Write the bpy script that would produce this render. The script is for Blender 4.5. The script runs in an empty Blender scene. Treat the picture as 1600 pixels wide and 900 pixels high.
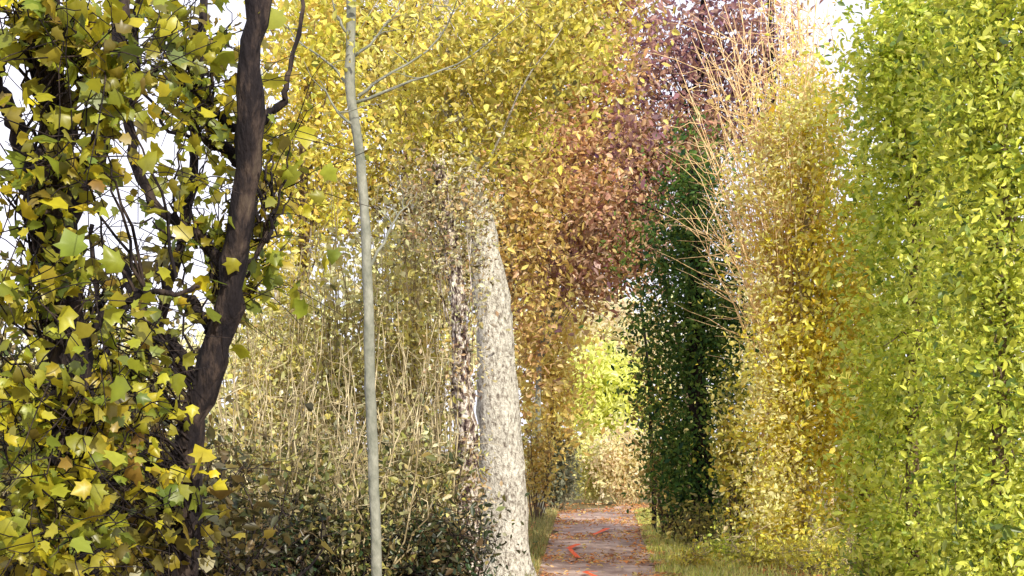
import bpy, math
import numpy as np
from mathutils import Vector
rng = np.random.default_rng(11)
C = bpy.context.scene.collection
F = 1900.0; HZ = 700.0; CH = 1.6
def P(px, py, Y): return np.array([(px-800)*Y/F, Y, CH-(py-HZ)*Y/F])

# ---------------------------------------------------------------- materials
def newmat(name):
    m = bpy.data.materials.new(name); m.use_nodes = True
    nt = m.node_tree; nt.nodes.clear()
    return m, nt, nt.nodes, nt.links
def leafmat(name, trans=0.42, gloss=0.04):
    m, nt, N, L = newmat(name)
    out = N.new('ShaderNodeOutputMaterial')
    at = N.new('ShaderNodeAttribute'); at.attribute_name = 'leafcol'
    tc = N.new('ShaderNodeTexCoord'); nz = N.new('ShaderNodeTexNoise'); nz.inputs['Scale'].default_value = 16; nz.inputs['Detail'].default_value = 3
    L.new(tc.outputs['Object'], nz.inputs['Vector'])
    mr = N.new('ShaderNodeMapRange'); mr.inputs['From Min'].default_value = .3; mr.inputs['From Max'].default_value = .7
    mr.inputs['To Min'].default_value = .8; mr.inputs['To Max'].default_value = 1.15
    L.new(nz.outputs['Fac'], mr.inputs['Value'])
    mu = N.new('ShaderNodeVectorMath'); mu.operation = 'SCALE'
    L.new(at.outputs['Color'], mu.inputs[0]); L.new(mr.outputs[0], mu.inputs['Scale'])
    d = N.new('ShaderNodeBsdfDiffuse'); t = N.new('ShaderNodeBsdfTranslucent'); g = N.new('ShaderNodeBsdfGlossy'); g.inputs['Roughness'].default_value = .4
    L.new(mu.outputs[0], d.inputs['Color']); L.new(mu.outputs[0], t.inputs['Color'])
    m1 = N.new('ShaderNodeMixShader'); m1.inputs[0].default_value = trans
    L.new(d.outputs[0], m1.inputs[1]); L.new(t.outputs[0], m1.inputs[2])
    m2 = N.new('ShaderNodeMixShader'); m2.inputs[0].default_value = gloss
    L.new(m1.outputs[0], m2.inputs[1]); L.new(g.outputs[0], m2.inputs[2])
    L.new(m2.outputs[0], out.inputs['Surface'])
    return m
def noisemat(name, stops, scale=6, stretch=(1,1,1), rough=.9, bump=.4, detail=8, bscale=None):
    m, nt, N, L = newmat(name)
    out = N.new('ShaderNodeOutputMaterial'); b = N.new('ShaderNodeBsdfPrincipled'); b.inputs['Roughness'].default_value = rough
    b.inputs['Specular IOR Level'].default_value = .2
    tc = N.new('ShaderNodeTexCoord'); mp = N.new('ShaderNodeMapping'); mp.inputs['Scale'].default_value = stretch
    nz = N.new('ShaderNodeTexNoise'); nz.inputs['Scale'].default_value = scale; nz.inputs['Detail'].default_value = detail; nz.inputs['Roughness'].default_value = .65
    cr = N.new('ShaderNodeValToRGB'); e = cr.color_ramp.elements
    while len(e) < len(stops): e.new(.5)
    for i, (p, c) in enumerate(stops): e[i].position = p; e[i].color = (*c, 1)
    L.new(tc.outputs['Object'], mp.inputs[0]); L.new(mp.outputs[0], nz.inputs['Vector']); L.new(nz.outputs['Fac'], cr.inputs[0]); L.new(cr.outputs[0], b.inputs['Base Color'])
    n2 = N.new('ShaderNodeTexNoise'); n2.inputs['Scale'].default_value = bscale or scale*3; n2.inputs['Detail'].default_value = 6
    L.new(mp.outputs[0], n2.inputs['Vector'])
    bp = N.new('ShaderNodeBump'); bp.inputs['Strength'].default_value = bump; bp.inputs['Distance'].default_value = .03
    L.new(n2.outputs['Fac'], bp.inputs['Height']); L.new(bp.outputs[0], b.inputs['Normal'])
    L.new(b.outputs[0], out.inputs['Surface'])
    return m
LEAF = leafmat('leaf'); LEAFD = leafmat('ivy_leaf', .3, .01)
BARK_D = noisemat('dark_bark', [(.3,(.006,.005,.008)),(.5,(.020,.015,.016)),(.6,(.06,.042,.035)),(.75,(.13,.10,.07))], 12, (1,1,.3), bump=1.0)
BARK_B = noisemat('brown_bark', [(.3,(.06,.04,.025)),(.7,(.24,.17,.11))], 8, (1,1,.3), bump=.6)
BARK_G = noisemat('grey_bark', [(.3,(.13,.14,.11)),(.55,(.27,.27,.22)),(.75,(.42,.41,.34))], 9, (1,1,.6), bump=.4)
BARK_W = noisemat('pale_mottled_bark', [(.34,(.14,.11,.09)),(.44,(.40,.36,.31)),(.53,(.64,.60,.53)),(.70,(.85,.82,.74))], 26, (1,1,.6), bump=1.0, detail=14)
BARK_M = noisemat('speckled_bark', [(.42,(.05,.03,.03)),(.50,(.28,.21,.18)),(.55,(.72,.64,.57)),(.75,(.84,.8,.76))], 18, (1,1,.5), bump=.9, detail=12)
BARK_P = noisemat('straw_stem', [(.3,(.12,.09,.05)),(.48,(.34,.27,.15)),(.66,(.88,.76,.50))], 5, (1,1,.6), bump=.2)
BARK_O = noisemat('pinkish_twig', [(.3,(.84,.52,.26)),(.7,(.95,.76,.44))], 10, (1,1,.3), bump=.2)

# ---------------------------------------------------------------- mesh builders
def worldloc(o):
    v = np.zeros(3)
    while o is not None: v += np.array(o.location); o = o.parent
    return v
def setmesh(name, co, loops, sizes, mat, parent=None, cols=None, smooth=False):
    co = np.asarray(co, dtype=np.float64).copy()
    if parent is not None: co -= worldloc(parent)
    co = co.astype(np.float32)
    me = bpy.data.meshes.new(name)
    me.vertices.add(len(co)); me.vertices.foreach_set('co', co.ravel())
    me.loops.add(len(loops)); me.loops.foreach_set('vertex_index', np.asarray(loops, dtype=np.int32))
    sizes = np.asarray(sizes, dtype=np.int32)
    me.polygons.add(len(sizes)); st = np.concatenate([[0], np.cumsum(sizes)[:-1]]).astype(np.int32)
    me.polygons.foreach_set('loop_start', st); me.polygons.foreach_set('loop_total', sizes)
    me.update(calc_edges=True)
    if smooth: me.polygons.foreach_set('use_smooth', np.ones(len(sizes), dtype=bool))
    if cols is not None:
        a = me.attributes.new('leafcol', 'FLOAT_COLOR', 'POINT')
        a.data.foreach_set('color', np.concatenate([cols, np.ones((len(cols),1))], 1).astype(np.float32).ravel())
    me.materials.append(mat)
    o = bpy.data.objects.new(name, me); C.objects.link(o)
    if parent is not None: o.parent = parent
    return o
OV = (np.array([[0,-.5,0],[-.25,-.12,.08],[-.2,.22,.05],[0,.55,-.06],[.2,.22,.05],[.25,-.12,.08]]), [[0,1,2,3],[0,3,4,5]])
DI = (np.array([[0,-.5,0],[-.32,0,.1],[0,.5,0],[.32,0,.1]]), [[0,1,2],[0,2,3]])
_mo = [(0,-.45),(.2,-.38),(.46,-.30),(.36,-.08),(.52,.16),(.30,.16),(.20,.30),(0,.55),(-.20,.30),(-.30,.16),(-.52,.16),(-.36,-.08),(-.46,-.30),(-.2,-.38)]
MA = (np.array([[0,-.05,.05]]+[[x,y,-.22*(abs(x)+max(y,0))] for x,y in _mo]), [[0,1+i,1+(i+1)%14] for i in range(14)])
def norm(v): return v/np.maximum(np.linalg.norm(v,axis=-1,keepdims=True),1e-6)
def leaves(name, parent, pos, size, cols, shape=OV, mat=None, bias=(0,-.2,.4), droop=None):
    n = len(pos); T, Fc = shape
    nn = norm(rng.normal(size=(n,3)) + np.array(bias))
    r = rng.normal(size=(n,3))
    if droop: r = r + np.array([0,0,-droop])
    b = norm(r - nn*(r*nn).sum(1,keepdims=True)); t = np.cross(b, nn)
    s = (np.asarray(size)*np.clip(rng.lognormal(-.08,.38,n),.35,1.7))[:,None,None]
    wx = rng.uniform(.7,1.2,(n,1,1))
    v = pos[:,None,:] + s*(T[None,:,0:1]*wx*t[:,None,:] + T[None,:,1:2]*b[:,None,:] + T[None,:,2:3]*nn[:,None,:]*rng.uniform(-.5,3,(n,1,1)))
    v = v.reshape(-1,3)
    k = len(T); fl = np.concatenate([np.array(f) for f in Fc]); fs = np.array([len(f) for f in Fc])
    loops = (fl[None,:] + (np.arange(n)*k)[:,None]).ravel(); sizes = np.tile(fs, n)
    return setmesh(name, v, loops, sizes, mat or LEAF, parent, np.repeat(cols, k, axis=0))
def pick(pal, n, jit=.18):
    pal = np.array(pal); w = rng.integers(0, len(pal), n); w2 = rng.integers(0, len(pal), n); f = rng.uniform(0,.4,(n,1))
    c = pal[w]*(1-f) + pal[w2]*f
    return np.clip(c*rng.uniform(1-jit,1+jit,(n,1)), 0, .95)
def E(px, py, Y, rx, ry, rd=None):
    c = P(px,py,Y); return (*c, rx*Y/F, rd if rd else rx*Y/F, ry*Y/F)
def cloud(ells, ncl, per, spread, pal, shell=.5):
    el = np.array(ells); w = (el[:,3]*el[:,5]); w = w/w.sum()
    idx = rng.choice(len(el), ncl, p=w)
    d = norm(rng.normal(size=(ncl,3))); r = rng.uniform(0,1,(ncl,1))**shell
    r = r*rng.choice([1,1,1,1.15,1.35],(ncl,1))
    cc = el[idx,:3] + d*r*el[idx,3:6]
    cc = cc[cc[:,2]>.08]; ncl = len(cc)
    ccol = pick(pal, ncl, .3)
    k = rng.poisson(per, ncl); ii = np.repeat(np.arange(ncl), k)
    sc = spread*rng.uniform(.5,1.5,(ncl,1))
    pos = cc[ii] + rng.normal(size=(len(ii),3))*sc[ii]*np.array([1,1,.8])
    lc = pick(pal, len(ii), .4); cols = ccol[ii]*.5 + lc*.5
    ok = pos[:,2]>.03
    return cc, pos[ok], cols[ok]
class Tubes:
    def __init__(s): s.v=[]; s.f=[]; s.z=[]; s.n=0
    def add(s, pts, rad, sides=5, rough=0.0):
        pts = np.asarray(pts,float); n=len(pts); rad=np.asarray(rad,float)
        d = np.gradient(pts,axis=0); d = norm(d)
        up = np.array([0,1,0.]) if abs(d[0][1])<.9 else np.array([1,0,0.])
        a = norm(np.cross(d,up)); b = np.cross(d,a)
        an = np.linspace(0,2*math.pi,sides,endpoint=False)
        rr = rad[:,None]*(1+rough*rng.normal(size=(n,sides)))
        ring = pts[:,None,:]+rr[:,:,None]*(np.cos(an)[None,:,None]*a[:,None,:]+np.sin(an)[None,:,None]*b[:,None,:])
        s.v.append(ring.reshape(-1,3))
        i = np.arange(n-1)[:,None]*sides; j = np.arange(sides)[None,:]; j2=(j+1)%sides
        q = np.stack([i+j,i+j2,i+sides+j2,i+sides+j],-1).reshape(-1,4)+s.n
        s.f.append(q.ravel()); s.z += [4]*len(q)
        s.f.append(np.arange(sides)+s.n+(n-1)*sides); s.z.append(sides)
        s.n += n*sides
    def build(s, name, mat, parent=None):
        return setmesh(name, np.concatenate(s.v), np.concatenate(s.f), s.z, mat, parent, smooth=True)
def curve(pts, n):
    pts = np.asarray(pts,float); k=len(pts)
    if k==2: t=np.linspace(0,1,n)[:,None]; return pts[0]*(1-t)+pts[1]*t
    out=[]; ex=np.vstack([2*pts[0]-pts[1],pts,2*pts[-1]-pts[-2]])
    for u in np.linspace(0,k-1-1e-6,n):
        i=int(u); t=u-i; p0,p1,p2,p3=ex[i],ex[i+1],ex[i+2],ex[i+3]
        out.append(.5*((2*p1)+(-p0+p2)*t+(2*p0-5*p1+4*p2-p3)*t*t+(-p0+3*p1-3*p2+p3)*t**3))
    return np.array(out)
def wob(pts, a):
    p=np.array(pts); w=np.cumsum(rng.normal(size=p.shape)*a,axis=0); w-=w[0]; return p+w
def thing(name, label, cat, loc=(0,0,0), group=None):
    o = bpy.data.objects.new(name, None); C.objects.link(o); o.location=[float(q) for q in loc]; o.empty_display_size=.3
    o['label']=label; o['category']=cat
    if group: o['group']=group
    return o
def limb(T, a, b, r0, r1, sag=.15, n=7, sides=5, w=.02):
    a=np.array(a);b=np.array(b); m=(a+b)/2+np.array([0,0,sag*np.linalg.norm(b-a)])+rng.normal(size=3)*.06*np.linalg.norm(b-a)
    T.add(wob(curve([a,m,b],n),w), np.linspace(r0,r1,n), sides)
def tree(label, cat, name, Y, trunk, r0, r1, ells, ncl, per, spread, size, pal, bark=BARK_B, group=None, limbs=30, shape=OV, mat=None, shell=.5, limb_r=.018, fork=.35, sides=10, bias=(0,-.2,.4), rough=.05):
    pts = [P(a,b,Y+(c[0] if c else 0)) for a,b,*c in trunk]
    base = np.array([pts[0][0], pts[0][1], 0.0]); pts[0] = base+np.array([0,0,-.05])
    root = thing(name, label, cat, base, group)
    T = Tubes(); cp = curve(pts, 34); rad = r0+(r1-r0)*np.linspace(0,1,34); rad[0]*=1.45; rad[1]*=1.18; rad[2]*=1.06
    T.add(wob(cp,.006), rad, sides, rough)
    cc,pos,cols = cloud(ells,ncl,per,spread,pal,shell)
    if limbs:
        ch = cc[rng.choice(len(cc), min(limbs,len(cc)), replace=False)]
        for c in ch:
            zz = cp[0,2]+(c[2]-cp[0,2])*rng.uniform(.55,.9); zz=max(zz, cp[0,2]+fork*(cp[-1,2]-cp[0,2])*rng.uniform(.75,1.25))
            i = int(np.argmin(abs(cp[:,2]-zz))); limb(T, cp[i], c, min(limb_r*rng.uniform(.5,1.4),rad[i]*.6), .004, .08)
    T.build('trunk', bark, root)
    leaves('crown', root, pos, size, cols, shape, mat, bias)
    return root, cp
def shrub(label, cat, name, px, Y, top, hw, nst, ncl, per, spread, size, pal, bark=BARK_P, group=None, shape=OV, stem_r=.012, low=0.1, fan=1.0, mat=None, tall=1.05):
    b = P(px,700,Y); b[2]=0; H = P(px,top,Y)[2]; W = hw*Y/F
    root = thing(name, label, cat, b, group); T=Tubes()
    for i in range(nst):
        a = rng.uniform(0,6.28); d = np.array([math.cos(a),math.sin(a),0])
        h = H*rng.uniform(.5,tall); s = b+d*W*rng.uniform(0,.7); e = b+d*W*rng.uniform(.3,1.2)*fan+np.array([rng.normal()*.45*W,0,h]); m=(s+e)/2+np.array([0,0,.1*h])+rng.normal(size=3)*W*.25
        c = wob(curve([s,m,e],9),.04); T.add(c, np.linspace(stem_r*rng.uniform(.5,1.6),.003,9),4)
        for q in range(4):
            j=rng.integers(2,8); e2=c[j]+np.array([rng.normal()*.55*W,rng.normal()*.3*W,rng.uniform(-.05,.3)*H*.5]); T.add(wob(curve([c[j],e2],4),.03),np.linspace(.006,.002,4),3)
    T.build('stems', bark, root)
    el=[(b[0],b[1],H*(low+1)/2,W,W,H*(1-low)/2)]
    cc,pos,cols=cloud(el,ncl,per,spread,pal,.45)
    leaves('foliage', root, pos, size, cols, shape, mat)
    return root

# ---------------------------------------------------------------- palettes (linear), darkest entries stand in for shaded pockets
YG  = [(.90,.80,.10),(.68,.66,.07),(.95,.86,.20),(.22,.25,.04),(.88,.62,.10)]
OLV = [(.86,.70,.14),(.64,.54,.10),(.95,.84,.30),(.18,.17,.05),(.88,.58,.18),(.10,.10,.04)]
GOLD= [(.95,.84,.09),(.95,.78,.06),(.95,.92,.34),(.95,.68,.07),(.74,.48,.06)]
CREAM=[(.95,.86,.50),(.95,.78,.40),(.95,.88,.40),(.94,.66,.34)]
ORN = [(.86,.54,.16),(.90,.66,.20),(.46,.25,.09),(.86,.72,.18)]
BRN = [(.74,.40,.22),(.88,.58,.34),(.34,.17,.11),(.92,.72,.40),(.82,.70,.20),(.16,.08,.07),(.64,.50,.14),(.78,.44,.30)]
PUR = [(.30,.14,.22),(.42,.20,.22),(.58,.32,.24),(.10,.05,.14),(.66,.44,.28)]
WALL= [(.80,.84,.09),(.92,.92,.14),(.50,.62,.07),(.95,.88,.18),(.16,.28,.05),(.12,.20,.04)]  # dark greens paint shaded hollows between the leaves
IVY = [(.09,.20,.04),(.14,.25,.05),(.04,.11,.045),(.28,.36,.06),(.02,.055,.03)]  # dark ivy green, kept low to put the column's shade in colour
MAP = [(.52,.46,.03),(.32,.36,.03),(.84,.66,.03),(.18,.25,.03),(.10,.14,.03),(.28,.16,.03),(.40,.42,.04)]  # maple leaf tones darkened in colour in place of shade
THK = [(.84,.78,.20),(.95,.90,.42),(.52,.54,.12),(.95,.92,.60),(.14,.15,.05),(.86,.62,.30),(.06,.07,.03)]  # cream entries paint highlights, near-black ones the shade between stems
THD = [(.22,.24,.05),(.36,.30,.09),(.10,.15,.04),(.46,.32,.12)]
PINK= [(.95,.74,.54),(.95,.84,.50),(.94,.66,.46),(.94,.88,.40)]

# ---------------------------------------------------------------- setting
def xl(Y): return .22+(Y-15.2)*.0545
def xr(Y): return 2.0+(Y-15.2)*.0825
xs = np.concatenate([np.linspace(-400,-14,8), np.linspace(-12,12,70), np.linspace(14,400,8)])
ys = np.concatenate([np.linspace(-100,0,4), np.linspace(1,45,90), np.linspace(50,600,12)])
X,Yg = np.meshgrid(xs,ys)
off = np.clip(np.maximum(xl(Yg)-X, X-xr(Yg))-.25,0,1.2)*(abs(X)<13)*(Yg<46)*(Yg>0)
Z = off*(.05+.05*np.sin(X*2.1+Yg*.7)*np.sin(Yg*1.3)+.02*rng.normal(size=X.shape))
g = np.stack([X,Yg,Z],-1).reshape(-1,3); nx=len(xs)
q=[]
for j in range(len(ys)-1):
    i=np.arange(nx-1)+j*nx; q.append(np.stack([i,i+1,i+nx+1,i+nx],-1))
q=np.concatenate(q)
gm = noisemat('woodland_soil', [(.3,(.05,.045,.02)),(.5,(.15,.12,.05)),(.62,(.28,.19,.09)),(.75,(.2,.2,.06))], 1.6, bump=.8, bscale=14)
o=setmesh('ground', g, q.ravel(), [4]*len(q), gm, smooth=True); o['kind']='structure'
pm = noisemat('path_earth', [(.30,(.20,.12,.10)),(.45,(.36,.25,.21)),(.58,(.56,.42,.36)),(.75,(.72,.52,.38))], 2.2, (1,.7,1), bump=.8, bscale=26, detail=12)
yy = np.concatenate([np.linspace(-6,30,110), np.linspace(30.4,40,20)])
pl=[]
for y in yy:
    s = max(0,y-29)**1.8*.13
    e1,e2 = rng.normal(size=2)*.14
    for t in np.linspace(0,1,7):
        x = (xl(y)+e1)*(1-t)+(xr(y)+e2)*t + s; pl.append((x,y,.012+.012*math.sin(math.pi*t)))
q=[]
for j in range(len(yy)-1):
    for i in range(6): q.append((j*7+i,j*7+i+1,(j+1)*7+i+1,(j+1)*7+i))
o=setmesh('path', pl, np.array(q).ravel(), [4]*len(q), pm, smooth=True); o['kind']='structure'
n=34000; y=rng.uniform(11,34,n); x=xl(y)-1.0+rng.uniform(0,1,n)*(xr(y)-xl(y)+2.8)
t=(x-xl(y))/(xr(y)-xl(y)); band=(np.sin(y*1.5+np.sin(x*1.3)*1.1)>.4)
edge=(np.abs(t-.45)+.14*np.sin(y*3+x)+.1*np.sin(y*7.3)>.40); keep=(rng.uniform(size=n)<np.where(edge,.8,np.where(band,.55,.06)))
x,y=x[keep],y[keep]; pos=np.stack([x,y,.045+rng.uniform(0,.02,len(x))],1)
o=leaves('fallen_leaves',None,pos,.06,pick([(.90,.42,.14),(.80,.30,.10),(.90,.56,.24),(.42,.2,.11),(.88,.70,.26),(.3,.17,.1)],len(pos),.3),OV,LEAF,bias=(0,0,4)); o['kind']='stuff'; o['label']='orange brown fallen leaves scattered on the path and its edges'; o['category']='leaves'
def blades(name,pos,h,cols,lab,cat):
    n=len(pos); a=rng.uniform(0,6.28,n); w=.007+rng.uniform(0,.008,n); hh=h*rng.uniform(.4,1.4,n)
    d=np.stack([np.cos(a),np.sin(a),np.zeros(n)],1); l=rng.normal(size=(n,3))*.35; l[:,2]=1; l=norm(l)
    v=np.stack([pos-d*w[:,None],pos+d*w[:,None],pos+l*hh[:,None]],1).reshape(-1,3)
    o=setmesh(name,v,np.arange(3*n),[3]*n,LEAF,None,np.repeat(cols,3,axis=0)); o['kind']='stuff'; o['label']=lab; o['category']=cat
n=22000; y=rng.uniform(13.5,30,n); x=xr(y)+.0+.22*np.sin(y*4)+rng.exponential(.7,n); k=x<8; x,y=x[k],y[k]
pos=np.stack([x,y,np.full(len(x),.02)],1)
blades('verge_grass',pos,.12,pick([(.82,.80,.18),(.92,.84,.28),(.46,.54,.10),(.88,.76,.34),(.3,.36,.08)],len(pos),.3),'yellow green grass along the right edge of the path','grass')
n=9000; y=rng.uniform(12,30,n); x=xl(y)+.1-rng.exponential(1.2,n); k=x>-9; x,y=x[k],y[k]; pos=np.stack([x,y,np.full(len(x),.02)],1)
blades('shaded_grass',pos,.15,pick([(.36,.34,.10),(.50,.42,.16),(.2,.24,.07)],len(pos),.3),'dull olive grass under the thicket on the left','grass')  # duller than the right verge: thicket shade put into the blade colours

om=noisemat('orange_red_paint',[(.3,(.85,.09,.02)),(.7,(.95,.16,.05))],20,bump=.1,rough=.7)
def mark(strokes,label):
    T=[]; q=[]
    def g(p): yy=(CH-.07)*F/(p[1]-HZ); return np.array([(p[0]-800)*yy/F,yy])
    for m_,(a,b,w0,w1) in enumerate(strokes):
        A,B=g(a),g(b); d=B-A; L=np.linalg.norm(d); d/=L; nn=np.array([-d[1],d[0]]); k=len(T)
        for s in np.linspace(0,1,7):
            c=A+(B-A)*s; w=w0+(w1-w0)*s
            for sg in (-1,1): T.append((*(c+sg*nn*w*(1+.15*rng.normal())),.07+.004*m_))
        for i in range(6): q.append((k+2*i,k+2*i+1,k+2*i+3,k+2*i+2))
    o=setmesh('painted_mark',T,np.array(q).ravel(),[4]*len(q),om); o['label']=label; o['category']='path marking'; o['group']='orange marks on the path'
mark([((889,856),(903,871),.030,.035),((888,857),(904,850),.05,.05)],'orange red chevron mark on the path, the middle and most complete one')
mark([((928,835),(950,825),.035,.05)],'small orange red slanting mark farthest along the path')
mark([((914,893),(934,902),.035,.03),((914,893),(934,893),.03,.03)],'orange red mark nearest on the path, cut by the photo edge')

# ---------------------------------------------------------------- distant wood
n=12000
x=rng.uniform(-34,34,n); cx=x*F/58+800
topy=np.interp(cx,[-300,0,400,600,800,1000,1300,1900],[580,540,500,360,400,500,480,300])+35*np.sin(cx*.03)+20*np.sin(cx*.083)
z=rng.uniform(0,1,n)**.8*(CH-(topy-HZ)*58/F); y=rng.uniform(54,64,n)
pos=np.stack([x,y,z],1)+rng.normal(size=(n,3))*.3
o=leaves('distant_wood',None,pos,.6,pick([(.92,.86,.46),(.82,.82,.38),(.92,.80,.54),(.68,.70,.32)],n,.2),DI,LEAF); o['kind']='stuff'; o['label']='hazy far wood of pale autumn trees closing the view'; o['category']='wood'  # distance haze put into the pale leaf colours

# ---------------------------------------------------------------- background trees
G='autumn trees standing behind the thicket and along the path'
tree('broad olive yellow tree crown filling the top left of centre, behind the thin grey trunk','tree','broadleaf_tree',24,[(655,835),(650,600),(640,350),(640,60)],.2,.07,[E(640,120,24,170,190),E(520,60,24,110,120),E(560,300,24,110,110),E(690,370,25,90,130)],480,34,.38,.14,OLV+YG[:2]+ORN[:1],BARK_B,G,60)
tree('bright yellow tree crown behind the slim grey trunk, left of the broad olive crown','tree','broadleaf_tree',20,[(470,880),(470,600),(475,350),(480,120)],.12,.04,[E(480,250,20,75,150),E(440,420,20,50,90),E(500,90,20,70,100)],210,24,.28,.115,YG+OLV[:1]+ORN[:1],BARK_B,G,40)
tree('orange brown tree crown hanging over the path, right of the pale mottled trunk','tree','broadleaf_tree',28,[(846,808),(842,650),(850,500),(890,200)],.07,.05,[E(885,330,28,115,120),E(930,240,28,75,90),E(830,410,27,65,70),E(900,420,27,80,45),E(960,330,27,50,100)],500,32,.40,.15,BRN+ORN[:3],BARK_G,G,30)
tree('russet tree crown directly right of the top of the pale trunk','tree','broadleaf_tree',21,[(782,848),(780,700),(786,550),(812,330)],.06,.03,[E(815,370,21,45,90),E(830,470,21,35,60),E(835,280,21,50,60),E(835,560,21,22,60)],140,24,.30,.11,OLV[:2]+ORN+BRN[:6],BARK_B,G,16,limb_r=.01)
tree('yellow olive crown high above the path at the top centre','tree','broadleaf_tree',23,[(778,850),(772,600),(800,300),(860,20)],.08,.04,[E(860,100,23,110,130),E(790,230,23,80,90),E(910,10,23,80,80)],310,34,.38,.13,OLV+YG[:3]+BRN[:3]+ORN[:2],BARK_B,G,26)
tree('copper pink tree crown spilling out below the yellow olive crown','tree','broadleaf_tree',22.4,[(765,845),(775,700),(800,400),(870,220)],.05,.03,[E(880,220,22,75,50),E(940,120,22,40,60),E(920,300,22,60,60)],110,24,.32,.12,BRN[:4]+BRN[7:]+ORN[:2]+PUR[1:3],BARK_B,G,12,limb_r=.01)
tree('ochre tree low beside the far path, left of the bright green one','tree','broadleaf_tree',31,[(862,800),(862,700),(858,600),(850,500)],.06,.04,[E(848,570,31,46,90),E(856,660,31,24,60),E(865,500,32,45,40)],190,26,.36,.15,ORN+OLV[:3],BARK_B,G,14,limb_r=.012)
tree('bright lime yellow tree at the far end of the path','tree','broadleaf_tree',43,[(945,772),(945,700),(945,640),(942,590)],.1,.05,[E(948,625,43,54,65),E(925,600,43,42,50)],170,28,.5,.24,[(.92,.95,.20),(.95,.95,.34),(.84,.92,.20)],BARK_B,G,10)
tree('far off tree crown, haze painted as pale pinkish leaves, above the lime yellow tree','tree','broadleaf_tree',50,[(975,765),(975,650),(970,560),(965,520)],.14,.05,[E(968,540,50,58,34),E(925,510,50,40,30),E(1005,540,50,35,45)],110,24,.7,.32,PINK+[(.92,.92,.60)],BARK_B,G,10)  # haze at the far end painted as pale pink leaves
tree('dark purple brown tree crown against the sky, above the dark ivy column','tree','broadleaf_tree',26,[(1085,820),(1080,600),(1080,300),(1100,0)],.14,.05,[E(1070,70,26,90,130),E(1010,120,25,60,110),E(1165,60,26,55,100),E(975,60,22.5,45,80),E(1040,240,26,65,70),E(1130,170,26,60,80),E(960,230,22.5,50,60)],320,24,.44,.135,PUR,BARK_D,G,90)
tree('rusty pink crown between the olive crowns and the purple tree','tree','broadleaf_tree',25,[(1085,830),(1070,600),(1030,400),(975,230)],.07,.03,[E(985,260,25,65,100),E(950,370,25,60,55),E(1080,220,25,50,50),E(1000,400,25,30,50),E(900,430,25,70,30)],230,28,.40,.14,BRN+PINK[:1]+PUR,BARK_B,G,20)
tree('slender purple leaved tree behind the pink twigs, beside the bright sky gap','tree','broadleaf_tree',24,[(1215,830),(1215,600),(1212,300),(1200,-40)],.09,.03,[E(1195,40,24,40,80),E(1200,200,24,35,80)],50,18,.30,.12,PUR+BRN[:1],BARK_D,G,30)
tree('tall tree with sunlit pale mottled trunk standing at the left edge of the path','tree','pale_trunked_tree',14.4,[(788,911),(786,780),(774,560),(758,400),(736,290),(705,180),(680,-60)],.30,.075,[E(760,100,14.4,170,120,1.3),E(660,200,14.2,70,80),E(860,60,14.6,110,100),E(800,220,14.5,50,50),E(725,230,13.9,60,50),E(690,90,13.9,40,90)],440,26,.24,.08,YG[:3]+OLV,BARK_W,None,50,sides=24,limb_r=.014,fork=.80,rough=.08)
tree('slimmer speckled trunk wrapped in leaves just left of the big pale trunk','tree','ivy_clad_tree',13.7,[(733,905),(730,760),(720,560),(708,420),(680,250)],.15,.06,[E(720,540,13.6,30,130),E(735,780,13.6,20,100),E(670,310,13.6,60,80),E(710,400,13.6,46,60),E(740,320,13.6,30,50)],310,17,.12,.05,[(.95,.90,.76),(.94,.86,.62),(.06,.05,.04),(.16,.13,.06)]+THK+BRN[:3],BARK_M,None,40,sides=12,limb_r=.008,rough=.15)
root=thing('young_tree','slim young tree with smooth pale grey trunk in front of the thicket','tree',P(592,700,10.5)*np.array([1,1,0]))
T=Tubes(); b=P(592,700,10.5); b[2]=-.05
cp=curve([b]+[P(x_,y_,10.5) for x_,y_ in [(588,780),(580,600),(576,400),(566,250),(549,140),(552,0),(556,-160)]],40)
T.add(wob(cp,.003),np.linspace(.048,.038,40)*(1+.05*rng.normal(size=40)),12,.06); tr=T.build('trunk',BARK_G,root)
for pts in [[(549,142),(520,110),(470,72),(430,20)],[(556,160),(640,130),(730,95),(830,10)],[(563,200),(520,165),(495,130)],[(551,90),(600,55),(640,0)],[(560,150),(610,120),(690,60),(720,-20)],[(577,420),(610,350),(640,320)],[(552,60),(530,20),(515,-30)]]:
    T=Tubes(); c=wob(curve([P(a,b_,10.5+rng.uniform(-.1,.1)*i) for i,(a,b_) in enumerate(pts)],12),.010); T.add(c,np.linspace(.015,.003,12),6); br=T.build('branch',BARK_G,root)
    for k in range(3):
        T=Tubes(); j=rng.integers(4,10); T.add(wob(curve([c[j],c[j]+np.array([rng.normal()*.2,rng.normal()*.15,rng.uniform(-.05,.25)])],6),.012),np.linspace(.006,.002,6),4); T.build('twig',BARK_G,br)
cc,pos,cols=cloud([E(600,60,10.5,90,90,.6),E(480,90,10.5,50,60)],40,6,.15,YG); leaves('crown',root,pos,.065,cols)

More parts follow.
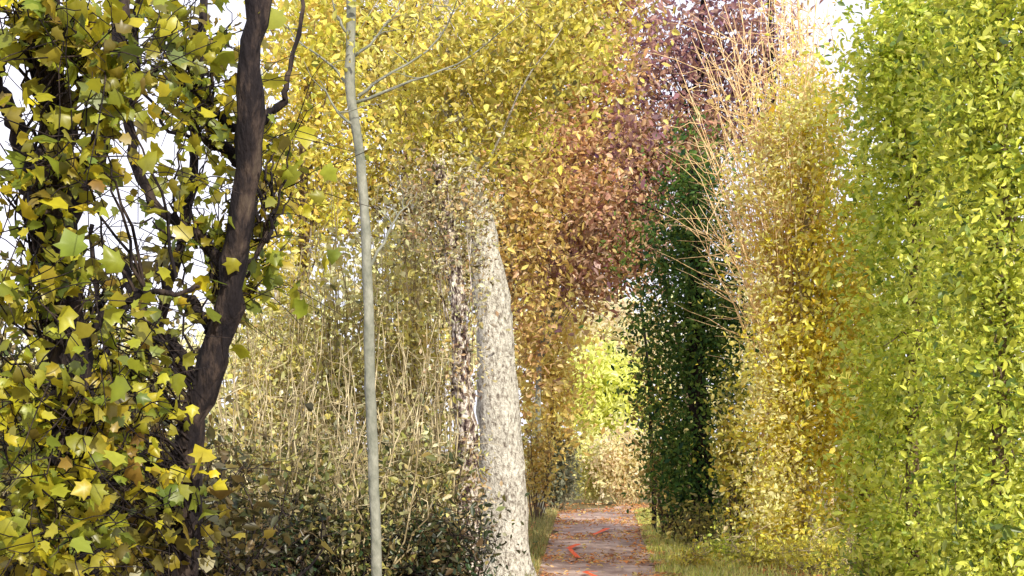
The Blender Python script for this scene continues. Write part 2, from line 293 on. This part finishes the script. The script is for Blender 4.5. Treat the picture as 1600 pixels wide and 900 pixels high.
# ---------------------------------------------------------------- thicket on the left
GT='shrubs of the tangled thicket left of the pale trunk'
back=[(400,17,440,60,'olive shrub at the left end of the rear thicket row, beside the dark trunk'),(455,18,400,60,'tall twiggy shrub below the bright yellow crown'),(520,17,370,60,'tall straw stemmed shrub just left of the slim grey trunk'),(610,17,340,60,'tall cream flecked shrub just right of the slim grey trunk'),(665,16.5,270,55,'tallest pale twiggy shrub left of the leaf wrapped trunk')]
for px,Y,top,hw,lab in back:
    shrub(lab,'shrub','thicket_shrub',px,Y,top,hw,44,165,22,.24,.082,THK+THK[:4]+OLV[:3]+ORN[:1],BARK_P,GT,tall=1.15,stem_r=.014)
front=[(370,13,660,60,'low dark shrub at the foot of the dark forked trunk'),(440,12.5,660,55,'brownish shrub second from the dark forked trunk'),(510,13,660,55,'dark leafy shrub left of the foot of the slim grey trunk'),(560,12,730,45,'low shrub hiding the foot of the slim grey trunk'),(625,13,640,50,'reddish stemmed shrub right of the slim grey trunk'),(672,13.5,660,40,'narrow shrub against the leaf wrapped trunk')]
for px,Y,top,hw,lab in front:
    shrub(lab,'shrub','thicket_shrub',px,Y,top,hw,34,78,18,.20,.07,THD*2+THK+[(.04,.05,.03)]*3,BARK_P,GT,tall=1.6,stem_r=.010)  # added near-black leaves paint shade low in the thicket
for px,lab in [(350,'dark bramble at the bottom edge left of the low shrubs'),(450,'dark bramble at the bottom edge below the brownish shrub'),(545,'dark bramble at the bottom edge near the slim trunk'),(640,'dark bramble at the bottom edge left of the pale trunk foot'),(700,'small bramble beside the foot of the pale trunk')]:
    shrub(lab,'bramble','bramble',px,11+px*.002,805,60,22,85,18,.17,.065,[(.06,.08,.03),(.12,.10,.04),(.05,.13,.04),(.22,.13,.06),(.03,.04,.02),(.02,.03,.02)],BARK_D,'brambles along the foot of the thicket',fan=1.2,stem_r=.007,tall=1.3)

# ---------------------------------------------------------------- near maples on the left
def maple(label, stems, ells, ncl, per, spread, Y, size=.08, pal=MAP):
    b=P(stems[0][0][0],700,Y); b[2]=0
    root=thing('maple_tree',label,'tree',b,'dark trunked maples at the left'); allp=[]; tr=None
    for k,st in enumerate(stems):
        w=st[-1]; pts=[P(a,c,Y+(.12*i if k%2 else -.05*i)) for i,(a,c) in enumerate(st[:-1])]
        if k==0: pts[0]=b+np.array([0,0,-.05])
        cpv=curve(pts,30); T=Tubes(); T.add(wob(cpv,.012),(np.linspace(w[0],w[1],30)*np.concatenate([[1.25,1.1],np.ones(28)]) if k==0 else np.linspace(w[0],w[1],30))*(1+.09*rng.normal(size=30)),14,.10)
        ob=T.build('trunk' if k==0 else 'limb',BARK_D,root if k==0 else tr); allp.append(cpv)
        if k==0: tr=ob
    T=Tubes()
    cc,pos,cols=cloud(ells,ncl,per,spread,pal,.6)
    ap=np.concatenate(allp)
    for c in cc:
        i=np.argmin(np.linalg.norm(ap-c-np.array([0,0,-.3]),axis=1)); limb(T,ap[i],c,.009,.003,.05,8,4,.018)
        for _ in range(2): limb(T,c,c+rng.normal(size=3)*.25,.004,.002,.05,5,3,.015)
    T.build('twigs',BARK_D,root)
    leaves('foliage',root,pos,size,cols,MA,LEAF,(0,-.3,.4),droop=.6)
    return root
maple('forked dark trunked maple with large yellow leaves, nearest the thicket',
 [[(285,960),(300,760),(322,600),(345,470),(362,300),(378,120),(398,-60),(.085,.055)],
  [(318,620),(270,540),(225,520),(185,470),(150,400),(.045,.02)],
  [(350,450),(300,380),(235,320),(190,200),(205,0),(215,-60),(.032,.018)],
  [(368,260),(400,170),(430,110),(450,-20),(.026,.010)],
  [(345,480),(400,400),(440,310),(.018,.006)],
  [(335,540),(300,500),(262,480),(240,430),(.036,.012)],
  [(372,200),(320,160),(270,100),(250,-20),(.024,.009)],
  [(370,240),(300,220),(230,130),(.014,.005)],
  [(355,380),(420,330),(470,200),(.012,.004)]],
 [E(180,590,6.2,75,65),E(120,690,6.2,80,60),E(310,180,6.5,60,90),E(270,50,6.4,80,60),E(290,340,6.6,80,60),E(150,520,6,60,50),E(230,720,6.2,70,100),E(370,430,6.7,50,80),E(400,260,6.7,40,110),E(230,460,6.4,70,50)],150,8,.13,6.6)
maple('thick dark trunked maple at the left edge of the photo',
 [[(95,980),(100,700),(75,500),(55,330),(60,150),(35,-60),(.105,.065)],
  [(75,480),(110,330),(165,200),(190,60),(205,-60),(.055,.03)],
  [(60,330),(20,200),(-10,60),(.05,.025)],
  [(90,420),(100,200),(98,60),(95,-60),(.04,.025)],
  [(85,560),(150,500),(220,450),(290,430),(.026,.008)],
  [(160,210),(230,110),(270,80),(.012,.005)]],
 [E(60,440,5.3,80,70),E(100,250,5.2,60,60),E(70,40,5.2,90,70),E(30,590,5.2,60,80),E(140,640,5.3,90,60),E(150,120,5.2,60,80),E(70,780,5.2,90,100),E(30,330,5.3,50,60),E(110,860,5.2,60,60)],165,9,.12,5.6,size=.074)
maple('slender dark maple standing between the two larger maples, leaves hanging low',
 [[(175,940),(190,760),(215,640),(255,520),(290,400),(310,200),(330,-50),(.045,.022)],
  [(190,760),(140,640),(130,500),(120,330),(.035,.012)]],
 [E(170,780,6.9,110,100),E(60,850,6.9,80,60),E(240,850,6.5,60,60),E(200,430,7.4,70,60),E(290,130,7.4,60,80)],120,8,.18,7.2,pal=[(.30,.24,.03),(.12,.13,.03),(.42,.34,.03),(.07,.09,.03),(.2,.12,.03)])  # darker leaf tones again stand in for shade
DK=[(.06,.06,.022),(.12,.09,.03),(.04,.055,.022),(.20,.13,.045)]  # shade below the maples put into these dark leaf tones
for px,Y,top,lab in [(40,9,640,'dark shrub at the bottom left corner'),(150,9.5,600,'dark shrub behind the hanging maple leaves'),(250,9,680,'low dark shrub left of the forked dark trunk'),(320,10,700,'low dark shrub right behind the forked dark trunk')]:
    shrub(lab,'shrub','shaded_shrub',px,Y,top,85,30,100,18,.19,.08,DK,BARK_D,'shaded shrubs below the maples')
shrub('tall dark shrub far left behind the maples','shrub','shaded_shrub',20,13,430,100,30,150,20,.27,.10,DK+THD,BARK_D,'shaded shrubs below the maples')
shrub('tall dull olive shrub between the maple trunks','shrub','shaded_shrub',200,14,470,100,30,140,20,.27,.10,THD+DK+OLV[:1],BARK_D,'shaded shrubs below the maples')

# ---------------------------------------------------------------- right side
tree('dark green ivy covered column tree right of the path, shade put into its leaf colours','tree','ivy_clad_tree',20,[(1100,852),(1098,740),(1090,560),(1090,400),(1088,260)],.2,.08,
 [E(1080,540,20,86,150),E(1083,400,20,88,110),E(1088,290,20,52,80),E(1078,670,20,70,90),E(1138,540,20,44,170),E(1120,770,20,30,60),E(1060,770,20,26,50)],620,34,.25,.08,IVY,BARK_D,None,20,mat=LEAFD,shell=.5)
tree('dark slender trunk at the right edge of the far path','tree','slender_tree',23,[(1022,832),(1018,720),(1012,600),(1000,480)],.05,.02,[E(1022,620,23,22,90),E(1015,490,23,24,40),E(1030,740,23,20,50)],70,16,.18,.10,THD+ORN[:2],BARK_D,None,10)
shrub('small olive shrub at the foot of the ivy column, path side','shrub','verge_shrub',1045,21,640,28,16,70,20,.14,.08,OLV+THD[:2],BARK_B,'shrubs on the right verge')
shrub('yellow olive shrub between the ivy column and the golden column','shrub','verge_shrub',1152,18.5,590,26,16,90,20,.14,.08,YG+THD[:1],BARK_B,'shrubs on the right verge')
shrub('low dark shrub at the foot of the ivy column','shrub','verge_shrub',1085,19.2,790,44,12,60,18,.14,.07,THD+OLV[:1],BARK_D,'shrubs on the right verge')
tree('narrow golden yellow column tree glowing in full sun','tree','golden_tree',16.8,[(1255,885),(1255,700),(1255,400),(1262,250),(1266,110)],.09,.015,
 [E(1265,330,16.8,60,120),E(1285,450,16.8,65,110),E(1255,560,16.8,75,110),E(1245,690,16.8,78,110),E(1240,800,16.8,75,80),E(1280,190,16.8,42,90),E(1305,620,16.4,50,170),E(1315,450,16.4,42,140)],560,30,.26,.08,GOLD,BARK_P,None,50,shell=.65)
b=P(1205,700,17.4); b[2]=0
root=thing('twiggy_tree','leaning tree of bare pinkish twigs fanning up left of the golden column','tree',b)
T=Tubes()
for i in range(100):
    s=b+np.array([rng.normal()*.12,rng.normal()*.12,0]); ex=rng.uniform(1075,1310); ey=rng.uniform(-60,330)+(60 if ex<1120 else 0)
    e=P(ex,ey,17.0+rng.uniform(-.8,.8)); m=P(1226+(ex-1215)*.20+rng.normal()*10,(880+ey)/2-40,17.1)
    c=wob(curve([s,m,e],14),.035); T.add(c,np.linspace(.013,.004,14),4)
    for k in range(9):
        j=rng.integers(6,13); d=np.array([rng.normal()*.4-.15,rng.normal()*.3,rng.uniform(.0,.7)]); T.add(wob(curve([c[j],c[j]+d],5),.03),np.linspace(.008,.003,5),3)
T.build('twigs',BARK_O,root)
cc,pos,cols=cloud([E(1195,480,16.8,32,140),E(1200,640,16.3,40,110),E(1205,780,16.3,40,90),E(1205,290,16.6,62,120),E(1250,190,16.6,65,100)],540,16,.2,CREAM+GOLD[:3])
leaves('crown',root,pos,.065,cols)
tree('thin bare stemmed tree rising into the bright sky gap, behind the golden column','tree','slender_tree',19,[(1300,860),(1290,600),(1262,300),(1240,-60)],.05,.02,[E(1245,50,19,30,90),E(1285,250,19,40,90)],44,12,.22,.08,GOLD+CREAM,BARK_O,None,36)
tree('green tree filling the gap between the golden column and the right foliage wall','tree','leafy_tree',17.5,[(1350,870),(1350,700),(1350,450),(1352,240)],.09,.03,
 [E(1350,330,17.5,42,110),E(1350,500,17.5,45,130),E(1352,680,17.5,45,130),E(1350,810,17.5,45,60)],290,26,.22,.09,WALL[:5]+GOLD[:2]+WALL[2:3],BARK_B,None,30)
GW='leafy yellow green trees forming the right hand wall of foliage'
tree('tall yellow green tree at the inner edge of the right foliage wall','tree','leafy_tree',12.5,[(1425,940),(1425,700),(1430,400),(1430,100),(1430,-150)],.08,.04,
 [E(1415,480,12.5,76,190),E(1430,250,12.5,78,180),E(1450,60,12.5,90,170),E(1410,700,12.5,68,150),E(1420,850,12.5,80,90),E(1400,100,12.6,40,150)],720,30,.21,.072,WALL[:5]+WALL[2:3],BARK_B,GW,30,limb_r=.012)
tree('big yellow green tree with sunlit leaves at the right edge of the photo','tree','leafy_tree',10.5,[(1560,980),(1560,700),(1560,400),(1560,50),(1560,-200)],.08,.04,
 [E(1560,500,10.5,110,220),E(1570,250,10.5,120,200),E(1560,30,10.5,120,200),E(1560,760,10.5,110,170),E(1550,860,10.3,100,80)],820,28,.17,.068,WALL+WALL[:2]+[(.05,.09,.03)],BARK_B,GW,30,limb_r=.012)  # extra dark green paints shade pockets in this crown
tree('leafy tree behind the two nearer ones in the right foliage wall','tree','leafy_tree',15,[(1500,900),(1500,600),(1500,200),(1500,-100)],.12,.05,
 [E(1490,450,15,110,260),E(1500,120,15,130,220),E(1490,720,15,110,140)],400,26,.26,.12,WALL[2:]+[(.14,.24,.05)],BARK_B,GW,40)
for px,Y,top,hw,lab,pal in [(1290,15,830,60,'low yellow green plants at the foot of the golden column',YG),(1390,13,820,60,'low green plants at the foot of the right foliage wall',WALL[2:]),(1500,12.5,810,70,'leafy weeds at the bottom right, second from the photo corner',WALL),(1200,16,850,45,'short grassy clump beside the path at the lower right',YG+THD[:1]),(1130,17,850,28,'small straggly green plant between the path and the ivy column',WALL[1:5]),(1085,15.6,872,24,'lowest tuft of weeds at the right edge of the path, near the photo bottom',YG+ORN[:1])]:
    shrub(lab,'plant','verge_plant',px,Y,top,hw,20,70,18,.13,.055,pal,BARK_P,'low plants along the right verge',stem_r=.006)

# ---------------------------------------------------------------- far end of the path
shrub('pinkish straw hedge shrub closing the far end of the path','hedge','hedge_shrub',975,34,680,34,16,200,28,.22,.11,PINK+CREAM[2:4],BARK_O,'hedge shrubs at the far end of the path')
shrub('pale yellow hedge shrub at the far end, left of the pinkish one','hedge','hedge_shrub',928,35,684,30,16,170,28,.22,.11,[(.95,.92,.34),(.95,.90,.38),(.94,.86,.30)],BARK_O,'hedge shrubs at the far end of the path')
shrub('greyish shaded shrub left of the far path','shrub','shaded_shrub',872,31,685,22,24,130,24,.16,.10,[(.26,.28,.18),(.18,.21,.13),(.38,.36,.22)],BARK_P,None,tall=1.1)  # grey leaf tones carry the shade on this shrub
shrub('small ochre shrub behind the big pale trunk','shrub','verge_shrub',840,26,640,16,14,80,18,.18,.09,ORN+OLV,BARK_B,None)

# ---------------------------------------------------------------- light, world, camera
sd=norm(np.array([.40,-.80,.50])); el=math.asin(sd[2]); az=math.atan2(sd[0],sd[1])
sun=bpy.data.lights.new('sun','SUN'); sun.energy=5; sun.angle=math.radians(.5); sun.color=(1,.94,.78)
so=bpy.data.objects.new('sun',sun); C.objects.link(so)
so.rotation_euler=Vector([-float(v) for v in sd]).to_track_quat('-Z','Y').to_euler()
w=bpy.data.worlds.new('World'); bpy.context.scene.world=w; w.use_nodes=True; N=w.node_tree.nodes; L=w.node_tree.links; N.clear()
out=N.new('ShaderNodeOutputWorld'); bg=N.new('ShaderNodeBackground'); sk=N.new('ShaderNodeTexSky'); sk.sky_type='NISHITA'; sk.sun_disc=False
sk.sun_elevation=el; sk.sun_rotation=az; sk.dust_density=2.5
tc=N.new('ShaderNodeTexCoord'); nz=N.new('ShaderNodeTexNoise'); nz.inputs['Scale'].default_value=3; nz.inputs['Detail'].default_value=6
mr=N.new('ShaderNodeMapRange'); mr.inputs['From Min'].default_value=.35; mr.inputs['From Max'].default_value=.6; mr.inputs['To Min'].default_value=.78; mr.inputs['To Max'].default_value=.97
mx=N.new('ShaderNodeMix'); mx.data_type='RGBA'; mx.inputs[7].default_value=(9.0,9.0,10.2,1)
L.new(tc.outputs['Generated'],nz.inputs['Vector']); L.new(nz.outputs['Fac'],mr.inputs['Value']); L.new(mr.outputs[0],mx.inputs[0]); L.new(sk.outputs[0],mx.inputs[6]); L.new(mx.outputs[2],bg.inputs[0])
bg.inputs[1].default_value=.15; L.new(bg.outputs[0],out.inputs[0])
cam=bpy.data.cameras.new('camera'); co=bpy.data.objects.new('camera',cam); C.objects.link(co); co.location=(0,0,CH); co.rotation_euler=(math.pi/2,0,0)
cam.sensor_width=36; cam.lens=36*F/1600; cam.shift_y=(HZ-450)/1600; cam.clip_end=2000; cam.clip_start=.05
bpy.context.scene.camera=co
vs=bpy.context.scene.view_settings; vs.view_transform='Standard'; vs.look='None'; vs.exposure=0
